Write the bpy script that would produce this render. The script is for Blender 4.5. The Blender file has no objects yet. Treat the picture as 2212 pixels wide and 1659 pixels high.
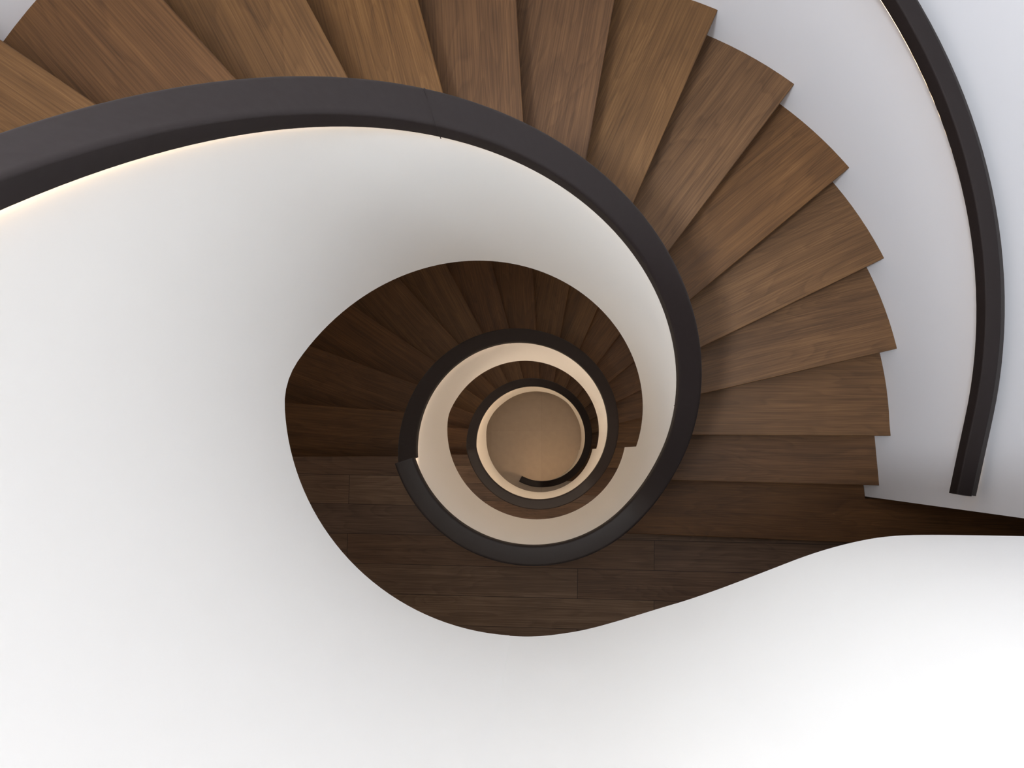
import bpy, bmesh, math, random
from mathutils import Vector, Matrix
from mathutils.geometry import tessellate_polygon
random.seed(7)
S = bpy.context.scene
COL = S.collection
PI = math.pi
U = 0.47                      # metres per well radius: every plan length below is in well radii
D_GROUND = 22.4               # depth of the ground floor below the lens, in well radii


def zz(D):                    # depth below the lens -> world height
    return (D_GROUND - D) * U


# ------------------------------------------------------------------ materials
def new_mat(name):
    m = bpy.data.materials.new(name)
    m.use_nodes = True
    nt = m.node_tree
    for n in list(nt.nodes):
        nt.nodes.remove(n)
    out = nt.nodes.new('ShaderNodeOutputMaterial')
    b = nt.nodes.new('ShaderNodeBsdfPrincipled')
    nt.links.new(b.outputs[0], out.inputs[0])
    return m, nt, b


def N(nt, typ, **kw):
    n = nt.nodes.new(typ)
    for k, v in kw.items():
        setattr(n, k, v)
    return n


def math_n(nt, op, a, b=None):
    n = N(nt, 'ShaderNodeMath', operation=op)
    for i, v in enumerate((a, b)):
        if v is None:
            continue
        if isinstance(v, (int, float)):
            n.inputs[i].default_value = v
        else:
            nt.links.new(v, n.inputs[i])
    return n.outputs[0]


def mat_plaster(name, col, bump=0.02):
    m, nt, b = new_mat(name)
    L = nt.links.new
    tc = N(nt, 'ShaderNodeTexCoord')
    n1 = N(nt, 'ShaderNodeTexNoise')
    n1.inputs['Scale'].default_value = 3.0
    n1.inputs['Detail'].default_value = 5
    L(tc.outputs['Object'], n1.inputs['Vector'])
    mx = N(nt, 'ShaderNodeMix', data_type='RGBA')
    mx.inputs[6].default_value = (*[c * 0.975 for c in col], 1)
    mx.inputs[7].default_value = (*col, 1)
    L(n1.outputs['Fac'], mx.inputs[0])
    L(mx.outputs[2], b.inputs['Base Color'])
    b.inputs['Roughness'].default_value = 0.62
    n2 = N(nt, 'ShaderNodeTexNoise')
    n2.inputs['Scale'].default_value = 9.0
    n2.inputs['Detail'].default_value = 3
    L(tc.outputs['Object'], n2.inputs['Vector'])
    bp = N(nt, 'ShaderNodeBump')
    bp.inputs['Strength'].default_value = bump
    bp.inputs['Distance'].default_value = 0.02
    L(n2.outputs['Fac'], bp.inputs['Height'])
    L(bp.outputs[0], b.inputs['Normal'])
    return m


def mat_paint(name, col, rough, spec=0.5):
    m, nt, b = new_mat(name)
    L = nt.links.new
    tc = N(nt, 'ShaderNodeTexCoord')
    n1 = N(nt, 'ShaderNodeTexNoise')
    n1.inputs['Scale'].default_value = 60
    L(tc.outputs['Object'], n1.inputs['Vector'])
    mr = N(nt, 'ShaderNodeMapRange')
    mr.inputs[3].default_value = rough - 0.04
    mr.inputs[4].default_value = rough + 0.04
    L(n1.outputs['Fac'], mr.inputs[0])
    L(mr.outputs[0], b.inputs['Roughness'])
    b.inputs['Base Color'].default_value = (*col, 1)
    b.inputs['Specular IOR Level'].default_value = spec
    return m


def wood_nodes(nt, b, vec, rnd, planks=False, gain=1.0):
    """oak grain running along local x; rnd (0..1) shifts figure and tone"""
    L = nt.links.new
    shift = N(nt, 'ShaderNodeCombineXYZ')
    L(math_n(nt, 'MULTIPLY', rnd, 37.0), shift.inputs[0])
    L(math_n(nt, 'MULTIPLY', rnd, 91.0), shift.inputs[1])
    L(math_n(nt, 'MULTIPLY', rnd, 13.0), shift.inputs[2])
    add = N(nt, 'ShaderNodeVectorMath', operation='ADD')
    L(vec, add.inputs[0])
    L(shift.outputs[0], add.inputs[1])
    v = add.outputs[0]
    # broad cathedral figure: rings of a stretched, distorted field
    mp = N(nt, 'ShaderNodeMapping')
    mp.inputs['Scale'].default_value = (0.9, 5.5, 5.5)
    L(v, mp.inputs[0])
    nz = N(nt, 'ShaderNodeTexNoise')
    nz.inputs['Scale'].default_value = 1.3
    nz.inputs['Detail'].default_value = 2.0
    nz.inputs['Roughness'].default_value = 0.45
    nz.inputs['Distortion'].default_value = 0.35
    L(mp.outputs[0], nz.inputs['Vector'])
    rings = math_n(nt, 'FRACT', math_n(nt, 'MULTIPLY', nz.outputs['Fac'], 15.0))
    rr = N(nt, 'ShaderNodeValToRGB')
    e = rr.color_ramp.elements
    e[0].position = 0.0; e[0].color = (1, 1, 1, 1)
    e[1].position = 1.0; e[1].color = (0.95, 0.95, 0.95, 1)
    k = e.new(0.62); k.color = (0.55, 0.55, 0.55, 1)
    k = e.new(0.88); k.color = (0.05, 0.05, 0.05, 1)
    L(rings, rr.inputs[0])
    # fine pores / fibres
    mp2 = N(nt, 'ShaderNodeMapping')
    mp2.inputs['Scale'].default_value = (3.2, 230, 230)
    L(v, mp2.inputs[0])
    fb = N(nt, 'ShaderNodeTexNoise')
    fb.inputs['Scale'].default_value = 1.0
    fb.inputs['Detail'].default_value = 3.0
    fb.inputs['Roughness'].default_value = 0.65
    L(mp2.outputs[0], fb.inputs['Vector'])
    # medium streaks
    mp3 = N(nt, 'ShaderNodeMapping')
    mp3.inputs['Scale'].default_value = (1.1, 22, 22)
    L(v, mp3.inputs[0])
    st = N(nt, 'ShaderNodeTexNoise')
    st.inputs['Scale'].default_value = 1.0
    st.inputs['Detail'].default_value = 3.0
    L(mp3.outputs[0], st.inputs['Vector'])
    # blotchy stain
    bl = N(nt, 'ShaderNodeTexNoise')
    bl.inputs['Scale'].default_value = 5.0
    bl.inputs['Detail'].default_value = 2.0
    L(v, bl.inputs['Vector'])
    s1 = math_n(nt, 'MULTIPLY', rr.outputs[0], 0.13)
    s2 = math_n(nt, 'MULTIPLY', fb.outputs['Fac'], 0.95)
    s3 = math_n(nt, 'MULTIPLY', st.outputs['Fac'], 0.55)
    s4 = math_n(nt, 'MULTIPLY', bl.outputs['Fac'], 0.30)
    tone = math_n(nt, 'MULTIPLY', rnd, 0.30 if planks else 0.16)
    t = math_n(nt, 'ADD', math_n(nt, 'ADD', s1, s2), math_n(nt, 'ADD', s3, s4))
    t = math_n(nt, 'SUBTRACT', math_n(nt, 'ADD', t, tone), 0.53)
    ramp = N(nt, 'ShaderNodeValToRGB')
    e = ramp.color_ramp.elements
    g = gain
    e[0].position = 0.05; e[0].color = (0.042 * g, 0.0205 * g, 0.0095 * g, 1)
    e[1].position = 0.95; e[1].color = (0.235 * g, 0.128 * g, 0.060 * g, 1)
    k = e.new(0.45); k.color = (0.107 * g, 0.0535 * g, 0.0235 * g, 1)
    k = e.new(0.70); k.color = (0.158 * g, 0.081 * g, 0.0355 * g, 1)
    L(t, ramp.inputs[0])
    hs = N(nt, 'ShaderNodeHueSaturation')
    L(math_n(nt, 'ADD', math_n(nt, 'MULTIPLY', rnd, 0.007), 0.4965), hs.inputs['Hue'])
    L(math_n(nt, 'ADD', math_n(nt, 'MULTIPLY', math_n(nt, 'FRACT', math_n(nt, 'MULTIPLY', rnd, 7.3)), 0.12), 0.98 if not planks else 0.72), hs.inputs['Saturation'])
    L(ramp.outputs[0], hs.inputs['Color'])
    b.inputs['Roughness'].default_value = 0.5
    b.inputs['Specular IOR Level'].default_value = 0.22
    bp = N(nt, 'ShaderNodeBump')
    bp.inputs['Strength'].default_value = 0.25
    bp.inputs['Distance'].default_value = 0.002
    L(fb.outputs['Fac'], bp.inputs['Height'])
    L(bp.outputs[0], b.inputs['Normal'])
    return hs.outputs[0]


def mat_tread():
    m, nt, b = new_mat('oak_tread')
    tc = N(nt, 'ShaderNodeTexCoord')
    oi = N(nt, 'ShaderNodeObjectInfo')
    c = wood_nodes(nt, b, tc.outputs['Object'], oi.outputs['Random'], False, 0.67)
    nt.links.new(c, b.inputs['Base Color'])
    return m


def mat_planks():
    m, nt, b = new_mat('oak_floorboards')
    L = nt.links.new
    tc = N(nt, 'ShaderNodeTexCoord')
    br = N(nt, 'ShaderNodeTexBrick', offset=0.754, offset_frequency=2, squash=1.0)
    br.inputs['Color1'].default_value = (0, 0, 0, 1)
    br.inputs['Color2'].default_value = (1, 1, 1, 1)
    br.inputs['Mortar'].default_value = (0.5, 0.5, 0.5, 1)
    br.inputs['Scale'].default_value = 1.0
    br.inputs['Mortar Size'].default_value = 0.0012
    br.inputs['Mortar Smooth'].default_value = 0.2
    br.inputs['Brick Width'].default_value = 1.5
    br.inputs['Row Height'].default_value = 0.1436
    mpb = N(nt, 'ShaderNodeMapping')
    mpb.inputs['Location'].default_value = (-0.43 * U, 0, 0)
    L(tc.outputs['Object'], mpb.inputs[0])
    L(mpb.outputs[0], br.inputs['Vector'])
    rnd = N(nt, 'ShaderNodeSeparateColor')
    L(br.outputs['Color'], rnd.inputs[0])
    c = wood_nodes(nt, b, tc.outputs['Object'], rnd.outputs[0], True, 0.84)
    mx = N(nt, 'ShaderNodeMix', data_type='RGBA')
    mx.inputs[7].default_value = (0.012, 0.008, 0.006, 1)
    L(br.outputs['Fac'], mx.inputs[0])
    L(c, mx.inputs[6])
    L(mx.outputs[2], b.inputs['Base Color'])
    return m


def mat_tiles():
    m, nt, b = new_mat('beige_stone_tile')
    L = nt.links.new
    tc = N(nt, 'ShaderNodeTexCoord')
    mp = N(nt, 'ShaderNodeMapping')
    T = 0.62
    mp.inputs['Location'].default_value = (-0.0147 * U, -0.307 * U, 0)
    L(tc.outputs['Object'], mp.inputs[0])
    br = N(nt, 'ShaderNodeTexBrick', offset=0.0, offset_frequency=2)
    br.inputs['Color1'].default_value = (0.40, 0.335, 0.265, 1)
    br.inputs['Color2'].default_value = (0.43, 0.365, 0.295, 1)
    br.inputs['Mortar'].default_value = (0.36, 0.30, 0.235, 1)
    br.inputs['Scale'].default_value = 1.0
    br.inputs['Mortar Size'].default_value = 0.002
    br.inputs['Brick Width'].default_value = T
    br.inputs['Row Height'].default_value = T
    L(mp.outputs[0], br.inputs['Vector'])
    nz = N(nt, 'ShaderNodeTexNoise')
    nz.inputs['Scale'].default_value = 14
    nz.inputs['Detail'].default_value = 6
    L(tc.outputs['Object'], nz.inputs['Vector'])
    mr = N(nt, 'ShaderNodeMapRange')
    mr.inputs[3].default_value = 0.90
    mr.inputs[4].default_value = 1.08
    L(nz.outputs['Fac'], mr.inputs[0])
    mu = N(nt, 'ShaderNodeMix', data_type='RGBA', blend_type='MULTIPLY')
    mu.inputs[0].default_value = 1.0
    L(br.outputs['Color'], mu.inputs[6])
    L(mr.outputs[0], mu.inputs[7])
    L(mu.outputs[2], b.inputs['Base Color'])
    b.inputs['Roughness'].default_value = 0.45
    return m


def mat_emit(name, col, strength):
    m = bpy.data.materials.new(name)
    m.use_nodes = True
    nt = m.node_tree
    for n in list(nt.nodes):
        nt.nodes.remove(n)
    out = nt.nodes.new('ShaderNodeOutputMaterial')
    e = nt.nodes.new('ShaderNodeEmission')
    e.inputs[0].default_value = (*col, 1)
    e.inputs[1].default_value = strength
    nt.links.new(e.outputs[0], out.inputs[0])
    return m


LED_STRENGTH = 40.0
M_WHITE = mat_plaster('white_plaster', (0.81, 0.81, 0.795))
M_WALL = mat_plaster('white_wall_plaster', (0.775, 0.785, 0.83))
M_RAIL = mat_paint('dark_brown_paint', (0.0120, 0.0080, 0.0077), 0.55, 0.30)
M_TREAD = mat_tread()
M_PLANK = mat_planks()
M_TILE = mat_tiles()
M_LED = mat_emit('warm_led', (1.0, 0.70, 0.47), LED_STRENGTH)
M_LED_SOFT = mat_emit('warm_led_dimmed', (1.0, 0.70, 0.42), LED_STRENGTH * 0.18)
M_LED_LOW = mat_emit('warm_led_ground', (1.0, 0.64, 0.36), LED_STRENGTH * 1.6)
M_STEEL = mat_paint('dark_bracket_paint', (0.03, 0.025, 0.024), 0.4)


# ------------------------------------------------------------------ object helpers
def link_mesh(name, verts, faces, mat, parent=None, smooth=False, loc=(0, 0, 0), rotz=0.0):
    me = bpy.data.meshes.new(name)
    me.from_pydata([tuple(v) for v in verts], [], faces)
    bm = bmesh.new()
    bm.from_mesh(me)
    bmesh.ops.remove_doubles(bm, verts=bm.verts, dist=1e-6)
    bmesh.ops.recalc_face_normals(bm, faces=bm.faces)
    bm.to_mesh(me)
    bm.free()
    me.materials.append(mat)
    o = bpy.data.objects.new(name, me)
    COL.objects.link(o)
    o.location = loc
    o.rotation_euler = (0, 0, rotz)
    if parent:
        o.parent = parent
        o.location = Vector(loc) - parent.location
    if smooth:
        for p in me.polygons:
            p.use_smooth = True
        me.set_sharp_from_angle(angle=math.radians(38))
    return o


def empty(name, loc):
    o = bpy.data.objects.new(name, None)
    COL.objects.link(o)
    o.location = loc
    o.empty_display_size = 0.2
    return o


def tag(o, label=None, cat=None, group=None, kind=None):
    if label: o['label'] = label
    if cat: o['category'] = cat
    if group: o['group'] = group
    if kind: o['kind'] = kind
    return o


def sweep(frames, profile_of):
    """frames: list of (x, y, nx, ny, data); profile_of(data) -> [(u, z)] with u along the outward normal. metres"""
    verts, faces = [], []
    n = None
    for x, y, nx, ny, data in frames:
        pr = profile_of(data)
        n = len(pr)
        for u, z in pr:
            verts.append((x + nx * u, y + ny * u, z))
    m = len(frames)
    for i in range(m - 1):
        for j in range(n):
            a = i * n + j
            b = i * n + (j + 1) % n
            faces.append((a, b, b + n, a + n))
    faces.append(tuple(range(n)))
    faces.append(tuple((m - 1) * n + j for j in range(n)))
    return verts, faces


def prism(outline, z0, z1):
    """outline: list of (x, y) metres, may be concave; extruded from z0 up to z1"""
    n = len(outline)
    tris = tessellate_polygon([[Vector((x, y, 0)) for x, y in outline]])
    verts = [(x, y, z0) for x, y in outline] + [(x, y, z1) for x, y in outline]
    faces = [tuple(t) for t in tris] + [tuple(i + n for i in t) for t in tris]
    for i in range(n):
        j = (i + 1) % n
        faces.append((i, j, j + n, i + n))
    return verts, faces


def arc(r, d0, d1, step=3.0):
    k = max(1, int(round(abs(d1 - d0) / step)))
    return [(r * math.cos(math.radians(d0 + (d1 - d0) * i / k)) * U,
             r * math.sin(math.radians(d0 + (d1 - d0) * i / k)) * U) for i in range(k + 1)]


def smoothmin(a, b, w):
    h = max(w - abs(a - b), 0.0) / w
    return min(a, b) - h * h * w * 0.25


# ------------------------------------------------------------------ stair geometry (angles in degrees, depths D in radii)
LAND_TOP, LAND_MID = 9.0, 15.43           # landing depths
LAND_HIGH = 9.0 - 6.43
R_OUT = 3.2
R_IN_WALL = 1.10                          # back face of the balustrade
R_TREAD = 1.085


def rail_top(t):      # depth of the inner lower edge of the rail, uppermost flight + landings (t in degrees, -161 .. 214)
    th = math.radians(t)
    d = smoothmin(6.725, 5.936 - 1.487 * th, 0.42)
    return max(d, 0.30)


def rail_mid(t):
    th = math.radians(t)
    d = smoothmin(13.176, 12.169 - 1.53 * th, 0.42)
    return max(d, 6.725)


def rail_low(t):
    th = math.radians(t)
    return max(smoothmin(21.42, 18.891 - 1.709 * th, 0.3), 13.176)


def soffit_top(t):
    th = math.radians(t)
    if t < -11.6:
        return 9.6
    d = 8.104 - 1.467 * th
    if t < 0: d -= 0.0
    return -smoothmin(-d, -3.55, 0.16)


def soffit_mid(t):
    th = math.radians(t)
    if t < -11.4:
        return 16.08
    return -smoothmin(-(14.513 - 1.649 * th), -9.6, 0.10)


SOF_LOW = [(-11.2, 21.9), (7, 21.2), (20, 20.5), (36, 19.75), (52, 18.75), (72, 18.2), (85, 17.93), (98, 17.66), (116, 17.25),
           (136, 16.75), (150, 16.25), (165, 15.88), (172, 15.95), (180, 16.08), (220, 16.08)]


def soffit_low(t):
    if t < -11.2:
        return D_GROUND
    for (a, da), (b, db) in zip(SOF_LOW, SOF_LOW[1:]):
        if a <= t <= b:
            return da + (db - da) * (t - a) / (b - a)
    return 16.08


# plan of the topmost parapet where it leaves the round well and sweeps to the right
FLARE = [(-0.055, -1.0), (0.01, -1.003), (0.077, -1.0), (0.14, -0.993), (0.255, -0.974), (0.404, -0.932), (0.58, -0.877), (0.656, -0.855), (0.78, -0.812),
         (0.904, -0.765), (1.027, -0.717), (1.151, -0.669), (1.274, -0.631), (1.396, -0.603), (1.488, -0.591), (1.579, -0.586),
         (1.761, -0.586), (2.009, -0.589), (2.3, -0.595), (2.7, -0.603), (3.19, -0.612)]


def smooth_poly(pts, it=2):
    for _ in range(it):
        q = [pts[0]]
        for a, b in zip(pts, pts[1:]):
            q.append((a[0] * .75 + b[0] * .25, a[1] * .75 + b[1] * .25))
            q.append((a[0] * .25 + b[0] * .75, a[1] * .25 + b[1] * .75))
        q.append(pts[-1])
        pts = q
    return pts


def circ_frames(d0, d1, fn, r=1.0, extra=(), step=2.5):
    angs = [d0 + (d1 - d0) * i / max(1, int(round((d1 - d0) / step))) for i in range(int(round((d1 - d0) / step)) + 1)]
    for e in extra:
        angs += [e - 0.02, e + 0.02]
    angs = sorted(a for a in angs if d0 <= a <= d1)
    fr = []
    for a in angs:
        c, s = math.cos(math.radians(a)), math.sin(math.radians(a))
        fr.append((r * U * c, r * U * s, c, s, fn(a)))
    return fr


def path_frames(pts, data):
    fr = []
    for i, (x, y) in enumerate(pts):
        a = pts[max(0, i - 1)]; b = pts[min(len(pts) - 1, i + 1)]
        dx, dy = b[0] - a[0], b[1] - a[1]
        l = math.hypot(dx, dy)
        nx, ny = dy / l, -dx / l            # right-hand side of travel = away from the well
        fr.append((x * U, y * U, nx, ny, data))
    return fr


RAIL_H = 0.125


def rail_profile(D):
    """rounded box; D is the depth of the inner lower edge"""
    z0 = zz(D); z1 = z0 + RAIL_H * U
    u0, u1 = -0.03 * U, 0.122 * U
    rb = 0.020 * U
    pts = [(u0, z0 + .004), (u0 + .004, z0), (u1 - .004, z0), (u1, z0 + .004)]
    for k in range(6):
        a = PI / 2 * k / 5
        pts.append((u1 - rb + rb * math.cos(a), z1 - rb + rb * math.sin(a)))
    for k in range(6):
        a = PI / 2 * k / 5
        pts.append((u0 + rb - rb * math.sin(a), z1 - rb + rb * math.cos(a)))
    return pts


def joint_profile(D):
    g = 0.0009
    z0 = zz(D) - 0.0015; z1 = zz(D) + RAIL_H * U + g
    u0, u1 = -0.03 * U - 0.0012, 0.122 * U + g
    rb = 0.020 * U
    pts = [(u0, z0), (u1, z0)]
    for k in range(6):
        a = PI / 2 * k / 5
        pts.append((u1 - rb + rb * math.cos(a), z1 - rb + rb * math.sin(a)))
    for k in range(6):
        a = PI / 2 * k / 5
        pts.append((u0 + rb - rb * math.sin(a), z1 - rb + rb * math.cos(a)))
    return pts


def led_profile(D):
    z0 = zz(D)
    return [(-0.018 * U, z0 - 0.002), (-0.002 * U, z0 - 0.002), (-0.002 * U, z0 + 0.0005), (-0.018 * U, z0 + 0.0005)]


def wall_profile(dd):
    Db, Dt = dd
    return [(0, zz(Db)), ((R_IN_WALL - 1) * U, zz(Db)), ((R_IN_WALL - 1) * U, zz(Dt) + 0.02), (0, zz(Dt) + 0.02)]


def balustrade(label, d0, d1, railf, soff, joints, breaks, flare=False, base=0.0, led=None):
    root = empty('balustrade', (0, 0, base))
    tag(root, label, 'balustrade')
    circ_end = 266.85 if flare else d1
    fp = smooth_poly(FLARE) if flare else []
    wf = circ_frames(d0, circ_end, lambda t: (soff(t), railf(t)), extra=breaks)
    rf = circ_frames(d0, circ_end, railf)
    if flare:
        wf += path_frames(fp, (3.55, 0.30))[1:]
        rf += path_frames(fp, 0.30)[1:]
    v, f = sweep(wf, wall_profile)
    link_mesh('parapet', v, f, M_WHITE, root, True)
    v, f = sweep(rf, rail_profile)
    r = link_mesh('handrail', v, f, M_RAIL, root, True)
    for j in joints:
        v, f = sweep(circ_frames(j - 0.12, j + 0.12, railf, step=0.12), joint_profile)
        jo = link_mesh('rail_joint', v, f, M_RAIL, root)
        jo.parent = r
        jo.location = (0, 0, 0)
    # light strip tucked under the overhanging inner edge of the rail
    v, f = sweep(circ_frames(d0 + 0.4, circ_end - 0.2, railf, step=4), led_profile)
    l = link_mesh('led_strip', v, f, led or M_LED, root)
    l['label'] = 'warm light strip under the rail'
    return root


balustrade('lowest white balustrade with black rail curling to a free end on the beige ground floor',
           -119.0, 198.0, rail_low, soffit_low, [98], [-11.2], base=0.0, led=M_LED_LOW)
balustrade('middle white balustrade ring with dark rail, seen between the two lower flights',
           -162.0, 198.0, rail_mid, soffit_mid, [-3, 107], [-11.4], base=zz(LAND_MID))
balustrade('huge white balustrade under the broad dark brown rail, filling the left and bottom',
           -162.0, 213.0, rail_top, soffit_top, [-161.9 + 0.3, 3.5, 108], [-11.6], base=zz(LAND_TOP), led=M_LED_SOFT, flare=True)


# ------------------------------------------------------------------ flights of winder steps
# nosing lines: (direction in degrees, signed offset from the axis) in plan
NOSE = {1: (-2.0, 1.025), 2: (-1.3, 0.492), 3: (-0.2, 0.095), 4: (13.1, 0.087), 5: (26.0, 0.060), 6: (39.7, 0.067),
        7: (53.0, 0.066), 8: (66.3, 0.055), 9: (79.9, 0.068), 10: (93.2, 0.060), 11: (105.2, 0.0), 12: (118.2, -0.022),
        13: (132.4, 0.009), 14: (145.9, 0.0), 15: (160.3, 0.024), 16: (175.6, 0.07), 17: (179.4, -0.313)}
NOSE_B = dict(NOSE)
NOSE_B[1] = (-2.4, 0.962)


def line_pt(n, r, tab):
    ph, off = tab[n]
    d = (math.cos(math.radians(ph)), math.sin(math.radians(ph)))
    q = (off * d[1], -off * d[0])
    t = math.sqrt(max(r * r - off * off, 1e-6))
    return (q[0] + d[0] * t, q[1] + d[1] * t)


def ang(p):
    a = math.degrees(math.atan2(p[1], p[0]))
    return a if a > -120 else a + 360


def wall_r(t):
    """outer wall radius (plan) at angle t: round, straight below the axis on the right"""
    if -30 < t < 0:
        return min(R_OUT / math.cos(math.radians(t)) * (1 + 0.0011 * -t), 3.6)
    return R_OUT


def step_outline(n, tab, back=0.05, wide=None):
    """plan outline of tread n in radii: nosing n, outer arc, line n+1 (plus a lap under the next riser), inner arc"""
    a0 = line_pt(n, R_TREAD, tab)
    ro = wall_r(ang(line_pt(n, R_OUT, tab))) + 0.02
    a1 = line_pt(n, ro, tab)
    b1 = line_pt(n + 1, R_OUT + 0.02, tab)
    b0 = line_pt(n + 1, R_TREAD, tab)
    # lap beyond the next nosing
    ph = math.radians(tab[n + 1][0] + 90)
    lx, ly = math.cos(ph) * back, math.sin(ph) * back
    b1l = (b1[0] + lx, b1[1] + ly); b0l = (b0[0] + lx, b0[1] + ly)
    out = [a0, a1]
    t0, t1 = ang(a1), ang(b1l)
    if t1 < t0: t1 += 360
    k = max(2, int((t1 - t0) / 1.5))
    for i in range(1, k):
        t = t0 + (t1 - t0) * i / k
        r = wall_r(t) + 0.02
        out.append((r * math.cos(math.radians(t)), r * math.sin(math.radians(t))))
    r1 = wall_r(ang(b1l)) + 0.02
    s = r1 / math.hypot(*b1l)
    out.append((b1l[0] * s, b1l[1] * s))
    s = R_TREAD / math.hypot(*b0l)
    out.append((b0l[0] * s, b0l[1] * s))
    t0, t1 = ang(a0), ang(b0l)
    if t1 < t0: t1 += 360
    for i in range(1, 4):
        t = t1 + (t0 - t1) * i / 4
        out.append((R_TREAD * math.cos(math.radians(t)), R_TREAD * math.sin(math.radians(t))))
    return out


def to_local(pts, origin, rot):
    c, s = math.cos(-rot), math.sin(-rot)
    res = []
    for x, y in pts:
        x = x * U - origin[0]; y = y * U - origin[1]
        res.append((x * c - y * s, x * s + y * c))
    return res


def flight(label, D_top, D_bottom, tab, soff, lab_first=None):
    rise = (D_bottom - D_top) / 17.0
    root = empty('stair_flight', (0, 0, zz(D_bottom)))
    tag(root, label, 'stairs')
    for n in range(1, 17):
        D = D_bottom - rise * n
        ph = math.radians(tab[n][0])
        if n == 1:
            q0 = line_pt(1, R_TREAD + 0.1, tab)
            nl, nr = line_pt(1, 1.25, tab), line_pt(1, 3.35, tab)
            d = (math.cos(ph), math.sin(ph))
            i0 = line_pt(1, R_TREAD, tab)
            far = (i0[0] + d[0] * 6.2, i0[1] + d[1] * 6.2)
            o = [i0, far, (far[0], -0.706), (3.24, -0.706), (3.232, -0.60), (3.21, -0.40)]
            b1 = line_pt(2, R_OUT, tab); b0 = line_pt(2, R_TREAD, tab)
            o += [(b1[0], b1[1] + 0.05), (b0[0], b0[1] + 0.05)]
            t0, t1 = ang(b0), ang(i0)
            for i in range(1, 4):
                t = t0 + (t1 - t0) * i / 4
                o.append((R_TREAD * math.cos(math.radians(t)), R_TREAD * math.sin(math.radians(t))))
            outline = o
        else:
            outline = step_outline(n, tab)
        org = line_pt(n, 2.1, tab)
        org = (org[0] * U, org[1] * U)
        loc = to_local(outline, org, ph)
        zt = zz(D)
        v, f = prism(loc, -0.032, 0.0)
        o = link_mesh('tread', v, f, M_TREAD, root, False, (org[0], org[1], zt), ph)
        bv = o.modifiers.new('edge', 'BEVEL')
        bv.width = 0.003; bv.segments = 2; bv.limit_method = 'ANGLE'; bv.angle_limit = math.radians(60)
        # riser: thin upright board set back under the nosing
        x0 = -(2.1 - R_TREAD) * U + 0.004
        x1 = (R_OUT - 2.1) * U + 0.01
        if n == 1: x1 = 5.15 * U
        h = rise * U - 0.001
        vv = [(x0, 0.016, -0.032), (x1, 0.016, -0.032), (x1, 0.030, -0.032), (x0, 0.030, -0.032),
              (x0, 0.016, -h), (x1, 0.016, -h), (x1, 0.030, -h), (x0, 0.030, -h)]
        ff = [(0, 1, 2, 3), (4, 5, 6, 7), (0, 1, 5, 4), (1, 2, 6, 5), (2, 3, 7, 6), (3, 0, 4, 7)]
        rs = link_mesh('riser', vv, ff, M_TREAD, None)
        rs.parent = o
    # top riser under the landing nosing
    ph = math.radians(tab[17][0])
    org = line_pt(17, 2.1, tab)
    h = rise * U - 0.001
    x0 = -(2.1 - 1.2) * U; x1 = (R_OUT - 2.1) * U + 0.01
    vv = [(x0, 0.016, -0.032), (x1, 0.016, -0.032), (x1, 0.030, -0.032), (x0, 0.030, -0.032),
          (x0, 0.016, -h), (x1, 0.016, -h), (x1, 0.030, -h), (x0, 0.030, -h)]
    ff = [(0, 1, 2, 3), (4, 5, 6, 7), (0, 1, 5, 4), (1, 2, 6, 5), (2, 3, 7, 6), (3, 0, 4, 7)]
    link_mesh('riser', vv, ff, M_TREAD, root, False, (org[0] * U, org[1] * U, zz(D_top)), ph)
    # white soffit closing the underside
    fr = []
    verts, faces = [], []
    A = [-8 + i * 4 for i in range(47)]
    for a in A:
        c, s = math.cos(math.radians(a)), math.sin(math.radians(a))
        # depth of the pitch line through the nosings
        k = 17 - (a + 2.0) / 13.45 - 3 + 0
        Dp = D_bottom - rise * (3 + (a + 2.0) / 13.45)
        Ds = Dp + rise + 0.42
        r0, r1 = R_IN_WALL + 0.002, R_OUT - 0.004
        verts += [(r0 * U * c, r0 * U * s, zz(Ds)), (r1 * U * c, r1 * U * s, zz(Ds)),
                  (r1 * U * c, r1 * U * s, zz(Ds) + 0.05), (r0 * U * c, r0 * U * s, zz(Ds) + 0.05)]
    for i in range(len(A) - 1):
        for j in range(4):
            a = i * 4 + j; b = i * 4 + (j + 1) % 4
            faces.append((a, b, b + 4, a + 4))
    faces += [(0, 1, 2, 3), tuple((len(A) - 1) * 4 + j for j in range(4))]
    so = link_mesh('soffit', verts, faces, M_WHITE, root, True)
    so['label'] = 'white plastered underside'
    return root


flight('uppermost flight of wide brown oak winder steps fanning across the top right', LAND_HIGH, LAND_TOP, NOSE, soffit_top)
flight('middle flight of dark oak steps seen inside the large white ring', LAND_TOP, LAND_MID, NOSE_B, soffit_mid)
flight('lowest flight of dark oak steps in the narrow ring round the beige floor', LAND_MID, D_GROUND, NOSE_B, soffit_low)


# ------------------------------------------------------------------ landings
def set_back(o):
    # the slab stops behind the top riser, under the overhanging floorboards
    return [(x, min(y, -0.313 * U - 0.034)) if x < -1.0 * U else (x, y) for x, y in o]


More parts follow.
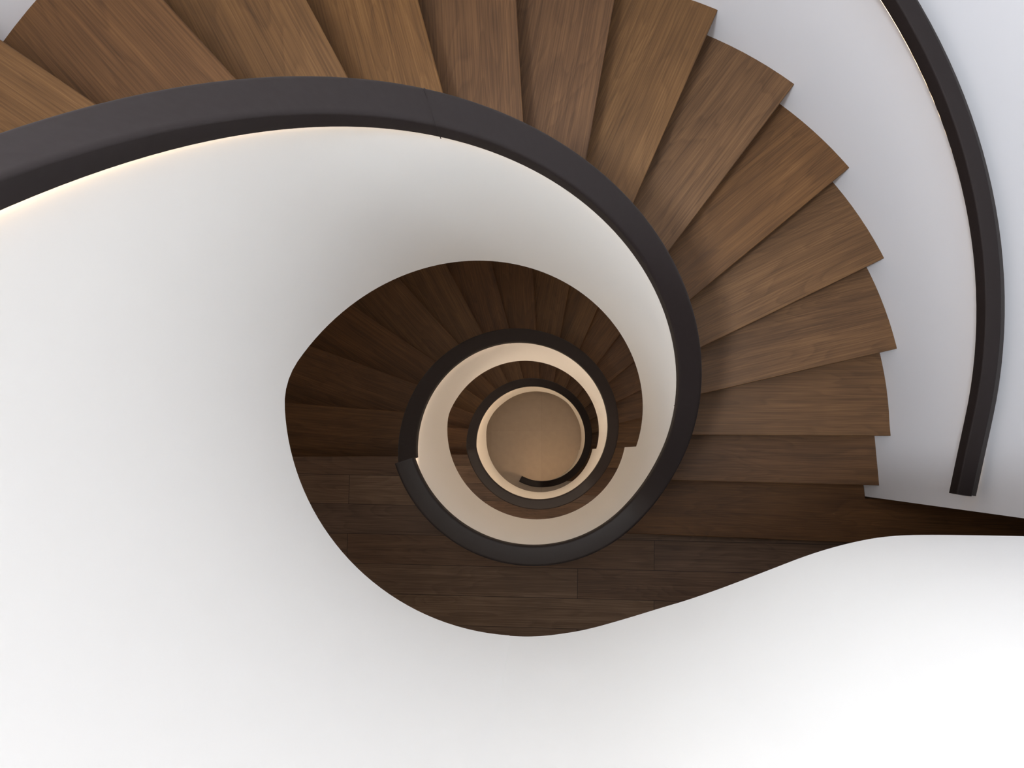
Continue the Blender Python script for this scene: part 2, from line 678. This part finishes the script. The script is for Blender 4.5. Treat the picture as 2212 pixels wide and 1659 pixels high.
def landing(label, D, D_slab, tab_up, skip_inner=False):
    root = empty('landing', (0, 0, zz(D)))
    tag(root, label, 'landing')
    R0 = R_IN_WALL - 0.012
    a0 = ang(line_pt(17, R0, NOSE))                      # left end of the inner arc
    yr = -0.945
    a1 = 360 + math.degrees(math.asin(yr / R0))
    inner = arc(R0, a0, a1, 3)
    yl = -0.313 * U
    xo = -R_OUT * U + 0.005
    xc = 7.4 * U
    o = inner + [(3.2 * U, yr * U), (3.27 * U, -0.70 * U), (xc, -0.70 * U), (xc, -3.15 * U)]
    outer = [p for p in arc(R_OUT - 0.003, 275, 188, 3)]
    o += outer
    o.append((-math.sqrt(R_OUT ** 2 - 0.313 ** 2) * U, yl))
    fl = to_local([(x / U, y / U) for x, y in o], (0.0, -1.439 * U - 0.004), math.radians(-1.0))
    v, f = prism(fl, -0.03, 0.0)
    link_mesh('floorboards', v, f, M_PLANK, root, False, (0.0, -1.439 * U - 0.004, zz(D)), math.radians(-1.0))
    v, f = prism(set_back(o), zz(D_slab) - zz(D), -0.0302)
    v = [(x, y, z) for x, y, z in v]
    link_mesh('slab', v, f, M_WHITE, root, False, (0, 0, zz(D)))
    return root


landing('dark brown plank landing wrapping the bottom of the large dark rail ring', LAND_TOP, 9.6, NOSE)
landing('dark plank landing glimpsed below the middle white ring', LAND_MID, 16.08, NOSE_B)


def landing_high():
    root = empty('landing', (0, 0, zz(LAND_HIGH)))
    tag(root, 'topmost landing slab behind the big white parapet', 'landing')
    fp = smooth_poly(FLARE)
    back = []
    for x, y, nx, ny, d in path_frames(fp, 0):
        back.append((x + nx * 0.096 * U, y + ny * 0.096 * U))
    a0 = ang(line_pt(17, R_IN_WALL - 0.012, NOSE))
    o = arc(R_IN_WALL - 0.012, a0, 266.0, 3) + back[2:-1] + [(3.19 * U, -0.70 * U), (7.4 * U, -0.70 * U), (7.4 * U, -3.15 * U)]
    o += arc(R_OUT - 0.003, 275, 188, 3)
    o.append((-math.sqrt(R_OUT ** 2 - 0.313 ** 2) * U, -0.313 * U))
    v, f = prism(o, -0.03, 0.0)
    link_mesh('floorboards', v, f, M_PLANK, root, False, (0, 0, zz(LAND_HIGH)))
    v, f = prism(set_back(o), zz(3.55) - zz(LAND_HIGH), -0.0302)
    link_mesh('slab', v, f, M_WHITE, root, False, (0, 0, zz(LAND_HIGH)))


landing_high()


# ------------------------------------------------------------------ wall-mounted handrail of the upper flight
def wall_rail():
    root = empty('wall_handrail', (3.0 * U, 0, zz(9.0)))
    tag(root, 'dark brown handrail on the white outer wall at the right edge', 'handrail')

    def RR(t):
        return 3.0 if t > 0 else min(3.0 / math.cos(math.radians(t)), 3.06)

    def DD(t):
        return 6.06 - 1.6 * math.radians(t)
    H = 0.13 * U; W = 0.108 * U; rb = 0.012 * U

    def prof(D):
        z0 = zz(D); z1 = z0 + H
        pts = [(0, z0 + rb), (rb, z0), (W - rb, z0), (W, z0 + rb)]
        for k in range(5):
            a = PI / 2 * k / 4
            pts.append((W - rb + rb * math.cos(a), z1 - rb + rb * math.sin(a)))
        for k in range(5):
            a = PI / 2 * k / 4
            pts.append((rb - rb * math.sin(a), z1 - rb + rb * math.cos(a)))
        return pts

    def frames(a0, a1, off, step=2.0):
        k = max(1, int(round((a1 - a0) / step)))
        fr = []
        for i in range(k + 1):
            a = a0 + (a1 - a0) * i / k
            r = RR(a) + off
            c, s = math.cos(math.radians(a)), math.sin(math.radians(a))
            fr.append((r * U * c, r * U * s, c, s, DD(a)))
        return fr
    v, f = sweep(frames(-10.3, 183, 0), prof)
    bar = link_mesh('bar', v, f, M_RAIL, root, True)
    v, f = sweep(frames(30.9, 31.15, 0, 0.1), lambda D: [(u * 1.02 - 0.001, z - 0.002 if z < zz(D) + H / 2 else z + 0.0008) for u, z in prof(D)])
    j = link_mesh('rail_joint', v, f, M_RAIL, None)
    j.parent = bar
    j.matrix_parent_inverse = bar.matrix_world.inverted()
    j.location = (-root.location.x, -root.location.y, -root.location.z)
    v, f = sweep(frames(-9.5, 182.5, 0.012), lambda D: [(0.0, zz(D) - 0.004), (0.012, zz(D) - 0.004), (0.012, zz(D) + 0.0005), (0.0, zz(D) + 0.0005)])
    l = link_mesh('led_strip', v, f, M_LED_SOFT, root)
    l['label'] = 'warm light strip under the bar'
    v, f = sweep(frames(-10.1, 183, 0), lambda D: [(W * 0.70, zz(D) + 0.002), (W * 0.70, zz(D) - 0.006), (R_OUT * U - 3.0 * U - 0.003, zz(D) - 0.006), (R_OUT * U - 3.0 * U - 0.003, zz(D) + 0.002)])
    link_mesh('led_blocker', v, f, M_STEEL, root, True)  # added strip closing the gap, blocks LED light so the wall there stays dark
    for a in (8, 40, 72, 104, 136, 168):
        c, s = math.cos(math.radians(a)), math.sin(math.radians(a))
        z = zz(DD(a)) - 0.05
        verts, faces = [], []
        K = 10
        for i in range(K):
            q = 2 * PI * i / K
            du, dz = 0.008 * math.cos(q), 0.008 * math.sin(q)
            for rr, zr in ((RR(a) * U + W * 0.6, 0.056), (R_OUT * U + 0.002, -0.02)):
                verts.append((rr * c - s * du, rr * s + c * du, z + zr + dz))
        for i in range(K):
            j2 = (i + 1) % K
            faces.append((2 * i, 2 * j2, 2 * j2 + 1, 2 * i + 1))
        faces += [tuple(2 * i for i in range(K)), tuple(2 * i + 1 for i in range(K))]
        link_mesh('bracket', verts, faces, M_STEEL, root, True)


wall_rail()

# ------------------------------------------------------------------ setting
Z_CEIL = zz(-4.2)
T = 0.16


def outer_wall():
    def prof(d):
        return [(0, 0.0), (T, 0.0), (T, Z_CEIL), (0, Z_CEIL)]
    fr = []
    a = -11.95
    angs = [-11.95, -9, -6, -3, 0] + [2 * i for i in range(1, 151)]
    for a in angs:
        if a > 300: break
        c, s = math.cos(math.radians(a)), math.sin(math.radians(a))
        r = wall_r(a)
        nx, ny = (c, s) if a >= 0 else (1.0, 0.03)
        fr.append((r * U * c, r * U * s, nx, ny, 0))
    v, f = sweep(fr, prof)
    o = link_mesh('wall_outer', v, f, M_WALL, None, True)
    tag(o, kind='structure')


outer_wall()


def box(name, x0, x1, y0, y1, z0, z1, mat, kind='structure'):
    v = [(x0, y0, z0), (x1, y0, z0), (x1, y1, z0), (x0, y1, z0), (x0, y0, z1), (x1, y0, z1), (x1, y1, z1), (x0, y1, z1)]
    f = [(0, 1, 2, 3), (4, 5, 6, 7), (0, 1, 5, 4), (1, 2, 6, 5), (2, 3, 7, 6), (3, 0, 4, 7)]
    o = link_mesh(name, v, f, mat)
    o['kind'] = kind
    return o


yN, yS = -0.70 * U, -3.20 * U
xJ = 3.24 * U
box('wall_corridor_north', xJ + T + 0.01, 7.6 * U, yN + 0.002, yN + T, 0.0, Z_CEIL, M_WALL)
box('wall_corridor_south', 1.75 * U, 7.6 * U, yS - T, yS - 0.002, 0.0, Z_CEIL, M_WALL)
box('wall_corridor_end', 7.42 * U, 7.42 * U + T, yS, yN, 0.0, zz(3.55), M_WALL)

# ground floor
v, f = prism([(-6, -6), (6, -6), (6, 6), (-6, 6)], -0.06, 0.0)
tag(link_mesh('floor', v, f, M_TILE), kind='structure')

# ceiling with a round rooflight over the stair
RL_R, RL_X, RL_Y = 2.0 * U, -1.1 * U, -0.3 * U
hole = [(RL_X + RL_R * math.cos(2 * PI * i / 48), RL_Y + RL_R * math.sin(2 * PI * i / 48)) for i in range(48)]
verts, faces = [], []
sq = []
for i in range(48):
    a = 2 * PI * i / 48
    c, s = math.cos(a), math.sin(a)
    k = 4.2 / max(abs(c), abs(s))
    sq.append((k * c, k * s))
for zc in (Z_CEIL, Z_CEIL + 0.2):
    for p in hole: verts.append((*p, zc))
    for p in sq: verts.append((*p, zc))
for i in range(48):
    j = (i + 1) % 48
    faces += [(i, j, 48 + j, 48 + i), (96 + i, 96 + j, 144 + j, 144 + i), (i, j, 96 + j, 96 + i), (48 + i, 48 + j, 144 + j, 144 + i)]
tag(link_mesh('ceiling', verts, faces, M_WALL), kind='structure')

# ------------------------------------------------------------------ light
def area(name, loc, rot, size, energy, col, shape='DISK', size_y=None):
    l = bpy.data.lights.new(name, 'AREA')
    l.shape = shape
    l.size = size
    if size_y: l.size_y = size_y
    l.energy = energy
    l.color = col
    o = bpy.data.objects.new(name, l)
    COL.objects.link(o)
    o.location = loc
    o.rotation_euler = rot
    return o


area('rooflight_daylight', (RL_X, RL_Y, Z_CEIL + 0.1), (0, 0, 0), RL_R * 2, 138, (1.0, 0.985, 0.935))
# warm fill lamps added under the landings to lift the lower storeys
WARM = (1.0, 0.78, 0.57)
for D, pts, e in ((3.66, ((-1.7, -1.75), (0.3, -2.45)), 2.0),
                  (9.7, ((-1.7, -1.75), (0.3, -2.45), (1.9, -1.5)), 7.0),
                  (16.2, ((-1.7, -1.75), (0.3, -2.45), (1.9, -1.5)), 2.0)):
    for x, y in pts:
        area('landing_fill', (x * U, y * U, zz(D)), (0, 0, 0), 0.12, e, WARM)
# small fill lamps added under the two upper flights, brightening the steps below
for dz, e in ((0.0, 1.6), (6.43, 2.2)):
    for t in (30, 70, 110, 150):
        c, sn = math.cos(math.radians(t)), math.sin(math.radians(t))
        Dl = 9.0 - 0.3782 * (3 + (t + 2.0) / 13.45) + 0.3782 + 0.42 + 0.12 + dz
        area('flight_fill', (2.2 * c * U, 2.2 * sn * U, zz(Dl)), (0, 0, 0), 0.08, e, WARM)
# added cool narrow lamp that brightens the right side of the well
wp = Vector((-1.75 * U, -1.0 * U, zz(-4.0)))
wd = (Vector((1.0 * U, 0.55 * U, zz(4.3))) - wp).to_track_quat('-Z', 'Y').to_euler()
wl = area('right_side_fill', wp, wd, 0.35, 10.5, (0.86, 0.92, 1.0), 'DISK')
wl.data.spread = math.radians(42)
W = bpy.data.worlds.new('sky')
S.world = W
W.use_nodes = True
W.node_tree.nodes['Background'].inputs[0].default_value = (0.80, 0.88, 1.0, 1)
W.node_tree.nodes['Background'].inputs[1].default_value = 0.6

# ------------------------------------------------------------------ camera
cam = bpy.data.cameras.new('camera')
cam.sensor_fit = 'HORIZONTAL'
cam.sensor_width = 36.0
cam.lens = 1853.0 / 2212.0 * 36.0
cam.clip_start = 0.02
co = bpy.data.objects.new('camera', cam)
COL.objects.link(co)
Rm = Matrix([[0.9992865149252302, 0.001494049942893972, 0.037738957369749485],
             [0.001494049942893972, 0.9968714338802648, -0.07902602184263775],
             [-0.037738957369749485, 0.07902602184263775, 0.996157948805495]])
M = Rm.to_4x4()
M.translation = Vector((0.0893 * U, -0.256 * U, zz(0)))
co.matrix_world = M
S.camera = co
S.view_settings.view_transform = 'Standard'
S.view_settings.look = 'None'
S.view_settings.exposure = 0.0
S.view_settings.gamma = 1.0
S.view_settings.use_curve_mapping = False
